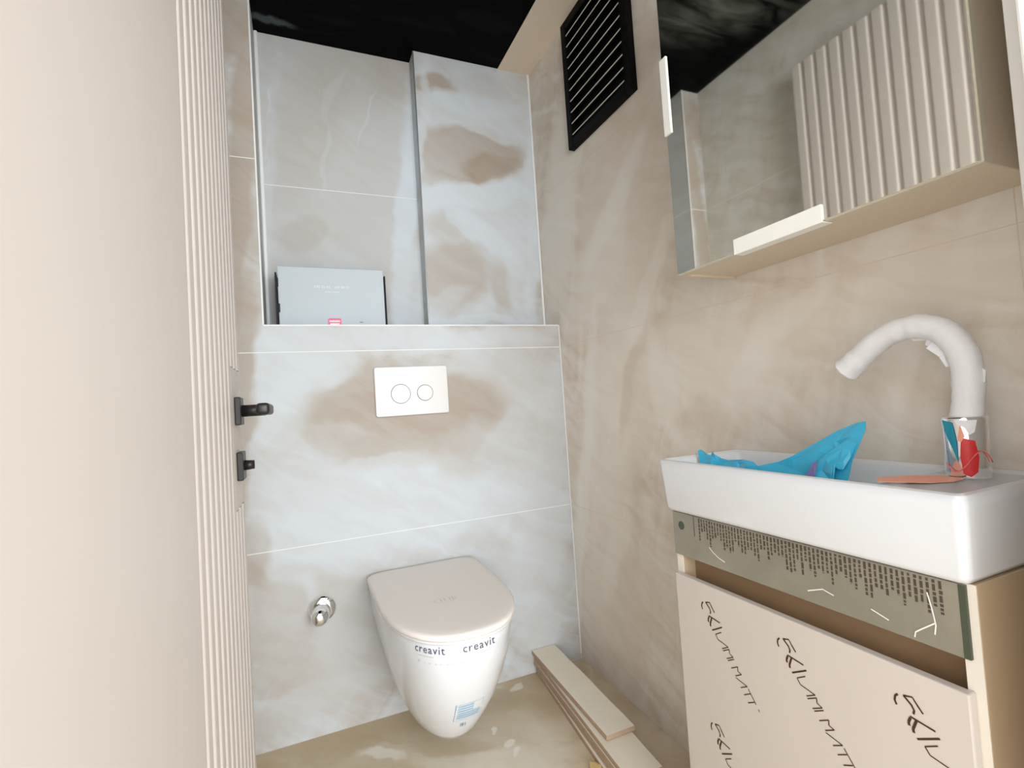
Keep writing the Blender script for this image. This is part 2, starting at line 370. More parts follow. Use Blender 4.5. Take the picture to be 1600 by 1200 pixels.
def ceiling_mat():
    m = bpy.data.materials.new('ceiling_black_paint')
    m.use_nodes = True
    nt = m.node_tree
    N, L = nt.nodes.new, nt.links.new
    b = nt.nodes['Principled BSDF']
    geo = N('ShaderNodeNewGeometry')
    mp = N('ShaderNodeMapping'); mp.inputs['Rotation'].default_value = (0, 0, 0.5); mp.inputs['Scale'].default_value = (2, 7, 1)
    L(geo.outputs['Position'], mp.inputs[0])
    n = N('ShaderNodeTexNoise'); n.inputs['Scale'].default_value = 2.0; n.inputs['Detail'].default_value = 6; n.inputs['Distortion'].default_value = 0.8
    L(mp.outputs[0], n.inputs['Vector'])
    cr = N('ShaderNodeValToRGB')
    cr.color_ramp.elements[0].position = 0.55; cr.color_ramp.elements[0].color = (0.0004, 0.0005, 0.0009, 1)
    cr.color_ramp.elements[1].position = 0.9; cr.color_ramp.elements[1].color = (0.010, 0.011, 0.011, 1)
    L(n.outputs['Fac'], cr.inputs[0])
    # plaster dust streak by the niche's left corner
    m2 = N('ShaderNodeMapping'); m2.vector_type = 'TEXTURE'
    m2.inputs['Location'].default_value = (-0.03, 1.80, 0); m2.inputs['Rotation'].default_value = (0, 0, 0.1); m2.inputs['Scale'].default_value = (0.085, 0.022, 1000)
    wn = N('ShaderNodeTexNoise'); wn.inputs['Scale'].default_value = 40
    L(geo.outputs['Position'], wn.inputs['Vector'])
    vm = N('ShaderNodeVectorMath'); vm.operation = 'MULTIPLY_ADD'
    L(wn.outputs['Color'], vm.inputs[0]); vm.inputs[1].default_value = (0.03, 0.03, 0); L(geo.outputs['Position'], vm.inputs[2])
    L(vm.outputs[0], m2.inputs[0])
    ln = N('ShaderNodeVectorMath'); ln.operation = 'LENGTH'; L(m2.outputs[0], ln.inputs[0])
    r2 = N('ShaderNodeMapRange'); L(ln.outputs['Value'], r2.inputs['Value'])
    r2.inputs['From Min'].default_value = 0.5; r2.inputs['From Max'].default_value = 1.1; r2.inputs['To Min'].default_value = 0.6; r2.inputs['To Max'].default_value = 0
    mx = N('ShaderNodeMix'); mx.data_type = 'RGBA'
    L(r2.outputs[0], mx.inputs['Factor']); L(cr.outputs[0], mx.inputs['A']); mx.inputs['B'].default_value = (0.12, 0.14, 0.16, 1)
    # greyer streaky patch on the ceiling nearer the door, seen in the mirror
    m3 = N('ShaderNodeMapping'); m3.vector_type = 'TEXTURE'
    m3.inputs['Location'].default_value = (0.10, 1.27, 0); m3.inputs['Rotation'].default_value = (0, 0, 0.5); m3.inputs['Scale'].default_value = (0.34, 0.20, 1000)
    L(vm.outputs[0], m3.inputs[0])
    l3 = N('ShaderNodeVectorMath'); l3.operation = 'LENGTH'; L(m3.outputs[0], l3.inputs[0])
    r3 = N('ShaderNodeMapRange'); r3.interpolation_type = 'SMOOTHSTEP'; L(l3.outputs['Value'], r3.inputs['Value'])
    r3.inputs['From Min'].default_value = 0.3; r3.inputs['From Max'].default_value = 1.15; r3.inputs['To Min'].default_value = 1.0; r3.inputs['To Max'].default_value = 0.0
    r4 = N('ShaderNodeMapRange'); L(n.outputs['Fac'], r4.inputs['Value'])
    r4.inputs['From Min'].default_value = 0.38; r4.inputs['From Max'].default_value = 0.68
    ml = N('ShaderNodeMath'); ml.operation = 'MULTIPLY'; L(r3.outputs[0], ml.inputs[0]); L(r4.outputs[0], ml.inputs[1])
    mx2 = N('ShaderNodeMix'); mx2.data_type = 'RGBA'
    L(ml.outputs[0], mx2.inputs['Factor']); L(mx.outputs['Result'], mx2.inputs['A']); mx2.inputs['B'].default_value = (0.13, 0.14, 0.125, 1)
    L(mx2.outputs['Result'], b.inputs['Base Color'])
    b.inputs['Roughness'].default_value = 0.5
    b.inputs['Specular IOR Level'].default_value = 0.04
    return m


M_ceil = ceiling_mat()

# ------------------------------------------------------------------ room shell
XL, XR = -0.19, 0.912          # side walls
YB, YP, YN = 1.676, 1.786, 1.855  # cistern box face, pillar face, niche face
YF = 0.282                      # inner face of the front (doorway) wall
ZC, ZL = 2.30, 1.251            # ceiling, ledge
J = (0.572, 1.167, 1.765)       # tile joints
G = 0.0014                      # half joint
TT = 0.009                      # tile thickness


def struct(name, bm, m, label, cat='wall'):
    o = obj(name, bm, m, None)
    return tag(o, label, cat, None, 'structure')


floor = struct('floor', bx(XL - .1, XR + .1, -3.2, YN + .1, -0.05, 0), M_floor, 'dusty beige unfinished floor with white plaster spots', 'floor')
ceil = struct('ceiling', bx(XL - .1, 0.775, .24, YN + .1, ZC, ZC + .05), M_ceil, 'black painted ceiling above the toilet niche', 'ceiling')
cstrip = struct('ceiling_strip', bx(0.775, XR + .1, .24, YN + .1, ZC - 0.002, ZC + .05), M_plaster, 'beige plaster ceiling strip along the right wall above the vent', 'ceiling')

wb = struct('wall_back', bx(XL, XR, YB + .0004, YN + .1, 0, ZL - .0008), M_grout, 'tiled cistern wall behind the toilet with white grout haze')
# tiles of the cistern wall and the narrow strip left of the niche
for z0, z1 in ((0.0, J[0] - G), (J[0] + G, J[1] - G), (J[1] + G, ZL)):
    obj('tile', bx(XL, XR - .001, YB, YB + TT, z0, z1), M_back, wb)
obj('ledge_tile', bx(-0.10, XR - .001, YB + .001, YN - .001, ZL - TT, ZL - .0005), M_niche, wb)
obj('edge_profile', bx(-0.10, XR - .002, YB - .001, YB + .004, ZL - .003, ZL + .0015, .0008, 1), M_silicone, wb)

wst = struct('wall_back_strip', bx(XL, -0.1004, YB + .0004, YN + .1, ZL, ZC), M_grout, 'narrow tan tiled wall strip between the open door and the niche')
for z0, z1 in ((ZL, J[2] - G), (J[2] + G, ZC)):
    obj('tile', bx(XL, -0.10, YB, YB + TT, z0, z1), M_back, wst)
    obj('return_tile', bx(-0.10 - TT, -0.10, YB + TT, YN, z0, z1), M_niche, wst)
obj('corner_profile', bx(-0.1035, -0.0985, YB - .0015, YB + .003, ZL, ZC, .0008, 1), M_silicone, wst)
obj('silicone_joint', bx(-0.10, -0.088, YN - .010, YN, ZL, ZC, .003, 1), M_silicone, wst)

wn = struct('wall_niche', bx(-0.11, 0.45, YN + .0004, YN + .1, ZL, ZC), M_grout, 'grey tiled back of the recessed niche above the ledge')
for z0, z1 in ((ZL, J[2] - G), (J[2] + G, ZC)):
    obj('tile', bx(-0.10, 0.436, YN, YN + TT, z0, z1), M_niche, wn)

wp = struct('wall_pillar', bx(0.4364, XR, YP + .0004, YN + .1, ZL, ZC), M_grout, 'tiled pillar beside the niche with brown patches and white smears')
for z0, z1 in ((ZL, J[2] - .0004), (J[2] + .0004, ZC)):
    obj('tile', bx(0.436, XR - .001, YP, YP + TT, z0, z1), M_pil, wp)
    obj('return_tile', bx(0.436, 0.436 + TT, YP + TT, YN, z0, z1), M_niche, wp)
obj('corner_profile', bx(0.4340, 0.4385, YP - .0012, YP + .006, ZL, ZC - .001, .001, 1), M_trimmetal, wp)
obj('silicone_joint', bx(XR - .010, XR - .001, YP - .004, YP, ZL, ZC, .0012, 1), M_silicone, wp)

wr = struct('wall_right', bx(XR + .0004, XR + .1, .24, YN + .1, 0, ZC), M_grout_beige, 'beige tiled right wall with wiped grout streaks')
zs = [0.0] + list(J) + [ZC]
for i in range(4):
    z0, z1 = zs[i] + (G * .6 if i else 0), zs[i + 1] - (G * .6 if i < 3 else 0)
    for y0, y1 in ((YF, 0.352 - G * .6), (0.352 + G * .6, YN)):
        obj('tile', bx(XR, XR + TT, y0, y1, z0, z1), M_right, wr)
obj('corner_joint', bx(XR - .004, XR, YB - .004, YB, 0.02, ZL, .0012, 1), M_silicone, wr)

wlft = struct('wall_left', bx(XL - .1, XL - .0004, .255, YN + .1, 0, ZC), M_grout, 'tiled left wall behind the open door')
for i in range(4):
    z0, z1 = zs[i] + (G if i else 0), zs[i + 1] - (G if i < 3 else 0)
    obj('tile', bx(XL - TT, XL, .256, YB, z0, z1), M_left, wlft)

wf = struct('wall_front', bx(0.69, XR + .1, 0.12, 0.24, 0, ZC + .05), M_wallpaint, 'white wall end beside the doorway at the right edge')
wf2 = struct('wall_front_left', bx(XL - .6, -0.185, 0.10, 0.255, 0, ZC + .05), M_wallpaint, 'white wall left of the doorway')
wf3 = struct('wall_front_lintel', bx(-0.185, 0.69, 0.12, 0.24, 2.12, ZC + .05), M_wallpaint, 'white wall above the doorway')
tr = struct('trim_1', bx(0.660, 0.691, 0.11, 0.2405, 0, 2.12, .003, 2), M_wallpaint, 'white door jamb lining stepped inward to shade the basin end', 'door jamb')  # step added to keep hall light off the basin and cabinet ends
tr3 = struct('trim_3', bx(0.756, XR + .0005, 0.241, YF + .004, 0, 2.16, .002, 2), M_wallpaint, 'white door architrave in the narrow gap beside the cabinet', 'door trim')
tr2 = struct('trim_2', bx(-0.186, -0.172, 0.09, 0.2555, 0, 2.12, .003, 2), M_wallpaint, 'white door jamb lining on the hinge side', 'door jamb')

# ------------------------------------------------------------------ door leaf (open, along the left wall)
FX = -0.126
door = empty('door_1', (-0.145, 0.262, 0.01), 'open beige door with vertical fluted band and black handle', 'door', None, 'structure')
obj('leaf', bx(-0.168, FX, 0.262, 1.167, 0.008, 2.07, .0015, 2), M_door, door)
obj('face_panel', bx(FX - .002, FX + .0062, 0.262, 0.6885, 0.008, 2.07, .002, 2), M_door, door)
PITCH = 0.0442


def reed_bm(y0, z0, z1, h=0.0062, w=0.0345):
    prof = []
    n = 7
    r = 0.0062
    for k in range(n):
        a = math.pi - (math.pi / 2) * k / (n - 1)
        prof.append((FX + h * math.sin(a), y0 + r + r * math.cos(a)))
    for k in range(n):
        a = math.pi / 2 - (math.pi / 2) * k / (n - 1)
        prof.append((FX + h * math.sin(a), y0 + w - r + r * math.cos(a)))
    return loft([[(x, y, z0) for x, y in prof], [(x, y, z1) for x, y in prof]])


reed_full = obj('flute', reed_bm(0.698, 0.008, 2.07), M_door, door)
base_loc = WL[reed_full.name].copy()
for k in range(1, 8):
    copy_at(reed_full, door, base_loc + Vector((0, PITCH * k, 0)))
up = lo = None
for k in range(8, 11):
    if up is None:
        up = obj('flute', reed_bm(0.698 + PITCH * 8, 1.068, 2.07), M_door, door)
        lo = obj('flute', reed_bm(0.698 + PITCH * 8, 0.008, 0.80), M_door, door)
    else:
        copy_at(up, door, WL[up.name] + Vector((0, PITCH * (k - 8), 0)))
        copy_at(lo, door, WL[lo.name] + Vector((0, PITCH * (k - 8), 0)))
obj('handle_pad', bx(FX - .001, FX + .0045, 0.698 + PITCH * 8, 1.165, 0.80, 1.068, .001, 1), M_door, door)
PX = FX + .0045
hd = obj('handle', bx(PX, PX + .011, 1.083, 1.137, 0.958, 1.012, .002, 2), M_blackm, door)
tag(hd, 'black door handle rose with lever')
bmh = tube([(PX + .008, 1.110, .985), (PX + .052, 1.110, .985)], .0115, 20)
obj('neck', bmh, M_blackm, hd, True)
obj('lever', bx(PX + .044, PX + .066, 0.985, 1.122, .9745, .9955, .006, 3), M_blackm, hd, True)
lk = obj('lock_rose', bx(PX, PX + .011, 1.083, 1.137, 0.852, 0.906, .002, 2), M_blackm, door)
obj('thumb_turn', tube([(PX + .010, 1.11, .879), (PX + .028, 1.11, .879)], [.010, .0085], 20), M_blackm, lk, True)

# ------------------------------------------------------------------ vent grille on the right wall
vy0, vy1, vz0, vz1 = 1.115, 1.475, 1.826, 2.268
vent = empty('vent_grille', (XR, 1.295, vz0), 'black louvred ventilation grille high on the right wall', 'vent')
fw, fd = 0.03, 0.024
fb = bx(XR - fd, XR, vy0, vy0 + fw, vz0, vz1, .002, 1)
bx(XR - fd, XR, vy1 - fw, vy1, vz0, vz1, .002, 1, fb)
bx(XR - fd, XR, vy0 + fw, vy1 - fw, vz0, vz0 + fw, .002, 1, fb)
bx(XR - fd, XR, vy0 + fw, vy1 - fw, vz1 - fw, vz1, .002, 1, fb)
obj('frame', fb, M_ventb, vent)
obj('backing', bx(XR - .004, XR - .001, vy0 + fw, vy1 - fw, vz0 + fw, vz1 - fw), M_ventb, vent)
sl = se = None
for k in range(10):
    z = vz0 + fw + .018 + .0385 * k
    if sl is None:
        b = bx(XR - .0205, XR - .006, vy0 + fw, vy1 - fw, z - .001, z + .001)
        rot(b, math.radians(-38), 'Y', (XR - .013, 0, z))
        sl = obj('slat', b, M_ventb, vent)
        e = bx(XR - .0222, XR - .0205, vy0 + fw, vy1 - fw, z - .0075, z - .0050)
        se = obj('slat_edge', e, M_ventedge, sl)
    else:
        c = copy_at(sl, vent, WL[sl.name] + Vector((0, 0, .0385 * k)))
        copy_at(se, c, WL[se.name] + Vector((0, 0, .0385 * k)))

# ------------------------------------------------------------------ toilet
CX = 0.333
toilet = empty('wall_hung_toilet', (CX, YB, 0.08), 'white wall-hung toilet with beige closed lid', 'toilet')


def dring(hw, yf, yb, z, n=26, straight=0.5, p=2.35, rb=0.02):
    """D-shaped plan ring: straight sides from the wall, superelliptic front"""
    ys = yf + (yb - yf) * (1 - straight)
    pts = []
    for k in range(7):
        a = math.pi / 2 * k / 6
        pts.append((CX - hw + rb - rb * math.sin(a), yb - rb + rb * math.cos(a), z))
    for k in range(1, 4):
        pts.append((CX - hw, yb - rb + (ys - yb + rb) * k / 4, z))
    for k in range(n + 1):
        a = math.pi * k / n
        c, s = math.cos(a), math.sin(a)
        x = -hw * math.copysign(abs(c) ** (2 / p), c)
        y = ys - (ys - yf) * abs(s) ** (2 / p)
        pts.append((CX + x, y, z))
    for k in range(3, 0, -1):
        pts.append((CX + hw, yb - rb + (ys - yb + rb) * k / 4, z))
    for k in range(7):
        a = math.pi / 2 * (1 - k / 6)
        pts.append((CX + hw - rb + rb * math.sin(a), yb - rb + rb * math.cos(a), z))
    return pts


BOWL = [  # z, half width, front y, straight fraction, exponent
    (0.083, 0.030, 1.400, .5, 2.0), (0.086, 0.058, 1.355, .5, 2.05), (0.098, 0.078, 1.322, .5, 2.1), (0.125, 0.098, 1.288, .48, 2.15), (0.170, 0.119, 1.250, .46, 2.2),
    (0.225, 0.137, 1.207, .45, 2.25), (0.285, 0.152, 1.170, .43, 2.3), (0.350, 0.1635, 1.138, .42, 2.35), (0.414, 0.1700, 1.117, .40, 2.35), (0.428, 0.1695, 1.1175, .40, 2.35), (0.4305, 0.166, 1.122, .40, 2.35)]
obj('bowl', loft([dring(hw, yf, YB - .001, z, 26, st, p) for z, hw, yf, st, p in BOWL]), M_ceram, toilet, True)
SEAT = [(0.4315, 0.1655, 1.1210), (0.4325, 0.1700, 1.1150), (0.4350, 0.1715, 1.1120), (0.4385, 0.1710, 1.1130), (0.4395, 0.1685, 1.1170)]
obj('seat', loft([dring(hw, yf, 1.652, z, 26, .42, 2.4, .03) for z, hw, yf in SEAT]), M_plate, toilet, True)
LID = [(0.4400, 0.1675, 1.1190), (0.4408, 0.1735, 1.1110), (0.4450, 0.1760, 1.1070), (0.4510, 0.1760, 1.1070), (0.4545, 0.1745, 1.1100), (0.4565, 0.1695, 1.1170), (0.4568, 0.1515, 1.1410)]
lid = obj('lid', loft([dring(hw, yf, 1.664 - (.1695 - hw) * .5 * (hw < .1695), z, 26, .42, 2.4, .04) for z, hw, yf in LID]), M_lid, toilet, True)
obj('hinge_block', bx(CX - .11, CX + .11, 1.600, 1.668, .430, .4395, .005, 2), M_plate, toilet, True)


def bowl_prof(z):
    for (a, b) in zip(BOWL[:-1], BOWL[1:]):
        if a[0] <= z <= b[0]:
            t = (z - a[0]) / (b[0] - a[0])
            return [a[i] + (b[i] - a[i]) * t for i in range(1, 5)]
    return BOWL[-1][1:]


def bowl_pt(s, z, off=.0008):
    """point on the bowl at arc length s (metres, + is right) from the front centre"""
    hw, yf, st, p = bowl_prof(z)
    ring = dring(hw + off, yf - off, YB, z, 160, st, p)
    i0 = min(range(len(ring)), key=lambda i: abs(ring[i][0] - CX) + (10 if ring[i][1] > yf + .05 else 0))
    step = 1 if s > 0 else -1
    acc, i = 0.0, i0
    rem = abs(s)
    while True:
        a, b = Vector(ring[i]), Vector(ring[(i + step) % len(ring)])
        d = (b - a).length
        if acc + d >= rem: return a.lerp(b, (rem - acc) / max(d, 1e-9))
        acc += d
        i = (i + step) % len(ring)


def text_bm(txt, size, spacing=1.0, res=2, shear=0.0):
    cu = bpy.data.curves.new('t', 'FONT')
    cu.body = txt
    cu.size = size
    cu.space_character = spacing
    cu.resolution_u = res
    cu.shear = shear
    cu.align_x = 'CENTER'
    o = bpy.data.objects.new('t', cu)
    COL.objects.link(o)
    dg = bpy.context.evaluated_depsgraph_get()
    me = bpy.data.meshes.new_from_object(o.evaluated_get(dg))
    b = bmesh.new()
    b.from_mesh(me)
    bpy.data.objects.remove(o)
    bpy.data.meshes.remove(me)
    return b


def wrap_on_bowl(b, s0, z0, off=.0016, tilt=0.0):
    bmesh.ops.triangulate(b, faces=b.faces)
    for v in b.verts:
        x, y = v.co.x, v.co.y
        v.co = bowl_pt(s0 + x, z0 + y + x * tilt, off)
    return b


def quad_strip(s0, s1, z0, z1, off, n=10):
    b = bmesh.new()
    A = [b.verts.new(bowl_pt(s0 + (s1 - s0) * k / n, z0, off)) for k in range(n + 1)]
    B = [b.verts.new(bowl_pt(s0 + (s1 - s0) * k / n, z1, off)) for k in range(n + 1)]
    for k in range(n): b.faces.new((A[k], A[k + 1], B[k + 1], B[k]))
    return b


obj('logo_print', wrap_on_bowl(text_bm('creavit', .0265, 1.12), -.108, .4100), M_inkgrey, toilet)
obj('logo_print', wrap_on_bowl(text_bm('creavit', .0265, 1.12), .014, .4115), M_inkgrey, toilet)
pb = quad_strip(-.140, -.095, .4005, .4015, .0016)
for s in (-.138, -.120, -.105, -.090, -.078, -.062, -.050, -.036, -.026):
    merge(pb, quad_strip(s, s + (.004 if s > -.13 else .006), .383, .385 if s > -.13 else .3875, .0016, 2))
merge(pb, quad_strip(-.015, .045, .4005, .4012, .0016))
obj('fine_print', pb, M_faint, toilet)
bl = quad_strip(-.030, .040, .197, .198, .0022)
for zz in (.2050, .2135, .222, .2305, .239, .2475): merge(bl, quad_strip(-.025, .034 - .02 * ((zz * 1000) % 3 > 1.2), zz, zz + .0040, .0022))
merge(bl, quad_strip(-.030, .040, .2565, .2575, .0022))
merge(bl, quad_strip(-.031, -.0298, .197, .2575, .0022, 2))
merge(bl, quad_strip(.0395, .0405, .197, .2575, .0022, 2))
obj('blue_label_print', bl, M_inkblue, toilet)
bl = quad_strip(-.010, -.0085, .170, .183, .0022, 2)
for s in (-.006, -.0035, .0022): merge(bl, quad_strip(s, s + .0016, .170, .183, .0022, 2))
merge(bl, quad_strip(-.0315, -.0305, .197, .2575, .0024, 2))
obj('barcode_print', bl, M_inkblued, toilet)
# faint oval mark on the lid
mk = bmesh.new()
for k in range(24):
    a0, a1 = 2 * math.pi * k / 24, 2 * math.pi * (k + 1) / 24
    p = [(CX - .01 + math.cos(a) * r, 1.325 + math.sin(a) * r * .62, .45745) for a, r in ((a0, .030), (a1, .030), (a1, .0285), (a0, .0285))]
    mk.faces.new([mk.verts.new(q) for q in p])
for x0 in (-.022, -.012, .002, .010):
    p = [(CX + x0, 1.317, .45745), (CX + x0 + .0025, 1.317, .45745), (CX + x0 + .0025, 1.334, .45745), (CX + x0, 1.334, .45745)]
    mk.faces.new([mk.verts.new(q) for q in p])
obj('faint_emblem', mk, M_faint, lid)

# ------------------------------------------------------------------ flush plate
fp = empty('flush_plate', (0.338, YB, 0.947), 'white dual flush plate with two round buttons above the toilet', 'flush plate')


def rr_y(cx, cz, hx, hz, r, ylist):
    return [[(x, y, z) for x, z in rrect(cx, cz, hx - ins, hz - ins, r - min(ins, r * .8), 6)] for y, ins in ylist]


obj('plate', loft(rr_y(.338, 1.029, .122, .0815, .008, ((YB - .0005, .0), (YB - .009, .0), (YB - .0115, .0012), (YB - .0122, .003)))), M_plate, fp)
for cx, r in ((.2985, .0310), (.3795, .0258)):
    bt = obj('button', loft(disc_rings(cx, 1.020, ((YB - .012, r), (YB - .0138, r), (YB - .0145, r - .0012)), 48), True, True), M_plate, fp)
    rg = loft(disc_rings(cx, 1.020, ((YB - .0123, r + .0016), (YB - .0126, r + .0016), (YB - .0126, r), (YB - .0123, r)), 48), False, False)
    obj('groove', rg, M_groove, bt)

# ------------------------------------------------------------------ chrome stop valve left of the toilet
va = empty('stop_valve', (0.024, YB, 0.374), 'round chrome stop valve cap on the wall left of the toilet', 'valve')
obj('rose', loft(disc_rings(0.026, .376, ((YB, .041), (YB - .004, .041), (YB - .010, .036), (YB - .014, .028)), 36)), M_chrome, va, True)
kn = [[(0.026 - .18 * (YB - y) + math.cos(2 * math.pi * k / 28) * r, y, .376 - .15 * (YB - y) + math.sin(2 * math.pi * k / 28) * r) for k in range(28)]
      for y, r in ((YB - .012, .024), (YB - .030, .0265), (YB - .050, .0255), (YB - .062, .021), (YB - .067, .012))]
obj('cap', loft(kn), M_chrome, va, True)

# ------------------------------------------------------------------ grey carton on the ledge
bxn = empty('carton', (0.108, 1.77, ZL), 'grey cardboard box standing on the ledge in the niche', 'box')
BY = 1.735
cb = bx(-.058, .274, BY, BY + .095, ZL, 1.452, .002, 1)
obj('body', cb, M_box, bxn)
tp = bmesh.new()
tv = [tp.verts.new(p) for p in ((-.050, BY + .003, 1.452), (.262, BY + .003, 1.452), (.258, BY + .090, 1.4585), (-.048, BY + .090, 1.4585), (-.050, BY + .003, 1.4505), (.262, BY + .003, 1.4505), (.258, BY + .090, 1.457), (-.048, BY + .090, 1.457))]
for f in ((0, 1, 2, 3), (7, 6, 5, 4), (0, 4, 5, 1), (1, 5, 6, 2), (2, 6, 7, 3), (3, 7, 4, 0)): tp.faces.new([tv[i] for i in f])
obj('top_flap', tp, M_box, bxn)
for s, xa, xb in ((-1, -.0655, -.0605), (1, .2755, .2795)):
    obj('side_flap', bx(xa, xb, BY - .004, BY + .07, ZL, 1.430, .0008, 1), M_boxdark, bxn)
obj('lock_tab', bx(-.0605, -.0555, BY - .0015, BY + .004, 1.385, 1.412), M_boxdark, bxn)
obj('lock_tab', bx(-.0605, -.0535, BY - .0015, BY + .004, 1.302, 1.330), M_boxdark, bxn)
obj('tear_notch', bx(.188, .199, BY - .0008, BY + .001, 1.270, 1.2715), M_boxdark, bxn)


def text_xz(txt, size, cx, cz, y, upside=False, spacing=1.0):
    b = text_bm(txt, size, spacing)
    for v in b.verts:
        x, z = v.co.x, v.co.y - size * .35
        if upside: x, z = -x, -z
        v.co = (cx + x, y, cz + z)
    return b


obj('print', text_xz('12 08 621 - 54 02 262', .0118, .106, 1.387, BY - .0006, True, 1.05), M_print_w, bxn)
obj('print', text_xz('www.iii-iiiiiiii.iii', .0075, .106, 1.370, BY - .0006, True), M_print_w, bxn)
stk = obj('sticker', loft([[(x, y, z) for x, z in rrect(.1085, 1.268, .021, .0155, .006)] for y in (BY - .0012, BY)]), M_sticker, bxn)
sb = bx(.092, .125, BY - .0017, BY - .0012, 1.271, 1.276)
bx(.094, .123, BY - .0017, BY - .0012, 1.262, 1.267, 0, 2, sb)
obj('sticker_text', sb, M_sticktxt, stk)

# ------------------------------------------------------------------ mirror cabinet
mc = empty('mirror_cabinet', (XR, .575, 1.215), 'wall-mounted bathroom cabinet with a mirrored front', 'cabinet')
CY0, CY1, CZ0, CZ1 = 0.316, 0.840, 1.216, 1.93
obj('body', bx(.774, XR, CY0 + .002, CY1 - .002, CZ0 + .001, CZ1, .001, 1), M_melamine, mc)
obj('bottom_lip', bx(.780, XR - .004, CY1 - .012, CY1 - .004, CZ0 - .003, CZ0 + .002), M_melamine, mc)
dr = obj('mirror_door', bx(.757, .7715, CY0, CY1, CZ0, CZ1, .0012, 1), M_mirroredge, mc)
obj('mirror_glass', bx(.7535, .7575, CY0 + .0015, CY1 - .0015, CZ0 + .0015, CZ1 - .0015, .0006, 1), M_mirror, dr)
fo = empty('foam_strip', (.7535, .598, CZ0), 'white foam edge strip stuck along the mirror cabinet bottom', 'foam strip')
obj('foam_face', bx(.7505, .7535, .512, .684, CZ0 - .001, CZ0 + .0265, .0008, 1), M_foam, fo)
obj('foam_return', bx(.7505, .7735, .512, .684, CZ0 - .0022, CZ0 - .0003, .0004, 1), M_foam, fo)
fo2 = empty('foam_clip', (.7535, CY1, 1.52), 'short white foam strip on the far upright edge of the mirror', 'foam strip')
obj('foam_face', bx(.7505, .7535, .822, CY1 + .002, 1.522, 1.690, .0008, 1), M_foam, fo2)
obj('foam_return', bx(.7505, .772, CY1 + .0003, CY1 + .003, 1.522, 1.690, .0008, 1), M_foam, fo2)

# ------------------------------------------------------------------ wash basin
SX0, SX1, SY0, SY1 = 0.690, XR - .0005, 0.337, 0.872
basin = empty('wash_basin', (XR, .605, .722), 'small white rectangular ceramic wash basin on the vanity', 'basin')


def brr(x0, x1, y0, y1, r, z, n=6):
    return [(x, y, z) for x, y in rrect((x0 + x1) / 2, (y0 + y1) / 2, (x1 - x0) / 2, (y1 - y0) / 2, r, n)]


rings = [brr(SX0 + .012, SX1 - .004, SY0 + .014, SY1 - .026, .008, .722),
         brr(SX0 + .004, SX1 - .001, SY0 + .006, SY1 - .017, .010, .724),
         brr(SX0 + .001, SX1, SY0 + .002, SY1 - .013, .011, .731),
         brr(SX0, SX1, SY0, SY1 - .002, .012, 0.8095),
         brr(SX0, SX1, SY0, SY1, .012, 00.8260),
         brr(SX0 + .0012, SX1, SY0 + .0012, SY1 - .0012, .011, 0.8260),
         brr(SX0 + .005, SX1 - .003, SY0 + .005, SY1 - .005, .009, 0.8280),
         brr(SX0 + .009, SX1 - .006, SY0 + .009, SY1 - .009, .008, 0.8270),
         brr(SX0 + .012, SX1 - .008, SY0 + .013, SY1 - .012, .008, 0.8240),
         brr(SX0 + .0135, SX1 - .009, SY0 + .09, SY1 - .014, .010, 0.8230),
         brr(SX0 + .0145, SX1 - .010, SY0 + .118, SY1 - .015, .012, 0.8210),
         brr(SX0 + .018, SX1 - .013, SY0 + .128, SY1 - .019, .016, .800),
         brr(SX0 + .026, SX1 - .020, SY0 + .150, SY1 - .030, .022, .765),
         brr(SX0 + .045, SX1 - .04, SY0 + .18, SY1 - .055, .03, .750)]
obj('bowl_body', loft(rings), M_ceram, basin, True)

# ------------------------------------------------------------------ tap wrapped in white film
FXc, FYc, FZ = .845, .403, .8238
tap = empty('basin_tap', (FXc, FYc, FZ), 'chrome basin tap with its curved spout wrapped in white film', 'tap')
n = 40
rb = [[(FXc + math.cos(2 * math.pi * k / n) * r, FYc + math.sin(2 * math.pi * k / n) * r, FZ + h) for k in range(n)]
      for h, r in ((0, .0238), (.003, .0243), (.040, .0246), (.070, .0258), (.079, .0266), (.083, .0262), (.085, .022))]
tbody = obj('tap_body', loft(rb), M_chrome, tap, True)


def shell_patch(pts, off=.0006):
    """thin patch on the tap body: outline in (angle deg, height)"""
    b = bmesh.new()
    def P(a, h):
        r = .0240 + (.0022 * max(0, h - .02) / .06) + off
        return (FXc + math.cos(math.radians(a)) * r, FYc + math.sin(math.radians(a)) * r, FZ + h)
    ca = sum(p[0] for p in pts) / len(pts); ch = sum(p[1] for p in pts) / len(pts)
    dense = []
    for p, q in zip(pts, pts[1:] + pts[:1]):
        for t in (0, .25, .5, .75): dense.append((p[0] + (q[0] - p[0]) * t, p[1] + (q[1] - p[1]) * t))
    prev = None
    rs = []
    for s in (0.02, .35, .7, 1.0): rs.append([P(ca + (a - ca) * s, ch + (h - ch) * s) for a, h in dense])
    return loft(rs, True, False, True, b)


# camera looks from roughly 205 degrees around the body
obj('red_sticker', shell_patch([(196, .056), (228, .052), (236, .030), (230, .010), (212, .003), (194, .007), (190, .030)]), M_red, tbody, True)
obj('orange_scrap', shell_patch([(196, .074), (205, .058), (196, .050), (188, .052)], .0011), M_orange, tbody, True)
obj('teal_reflection', shell_patch([(150, .080), (180, .077), (186, .050), (184, .022), (174, .040), (158, .060)], .0009), M_teal, tbody, True)  # patch painted as the blue film's reflection in the chrome
obj('white_film', shell_patch([(184, .080), (236, .080), (228, .064), (216, .060), (206, .070), (192, .074)], .0012), M_wrap, tbody, True)
pth = []
for k in range(25):
    a = math.radians(150 + 130 * k / 24)
    pth.append((FXc + math.cos(a) * .0262, FYc + math.sin(a) * .0262, FZ + .020 + .012 * math.cos(3 * a) + .008 * (k / 24)))
obj('pink_band', tube(pth, .0008, 6), M_pink, tbody, True)
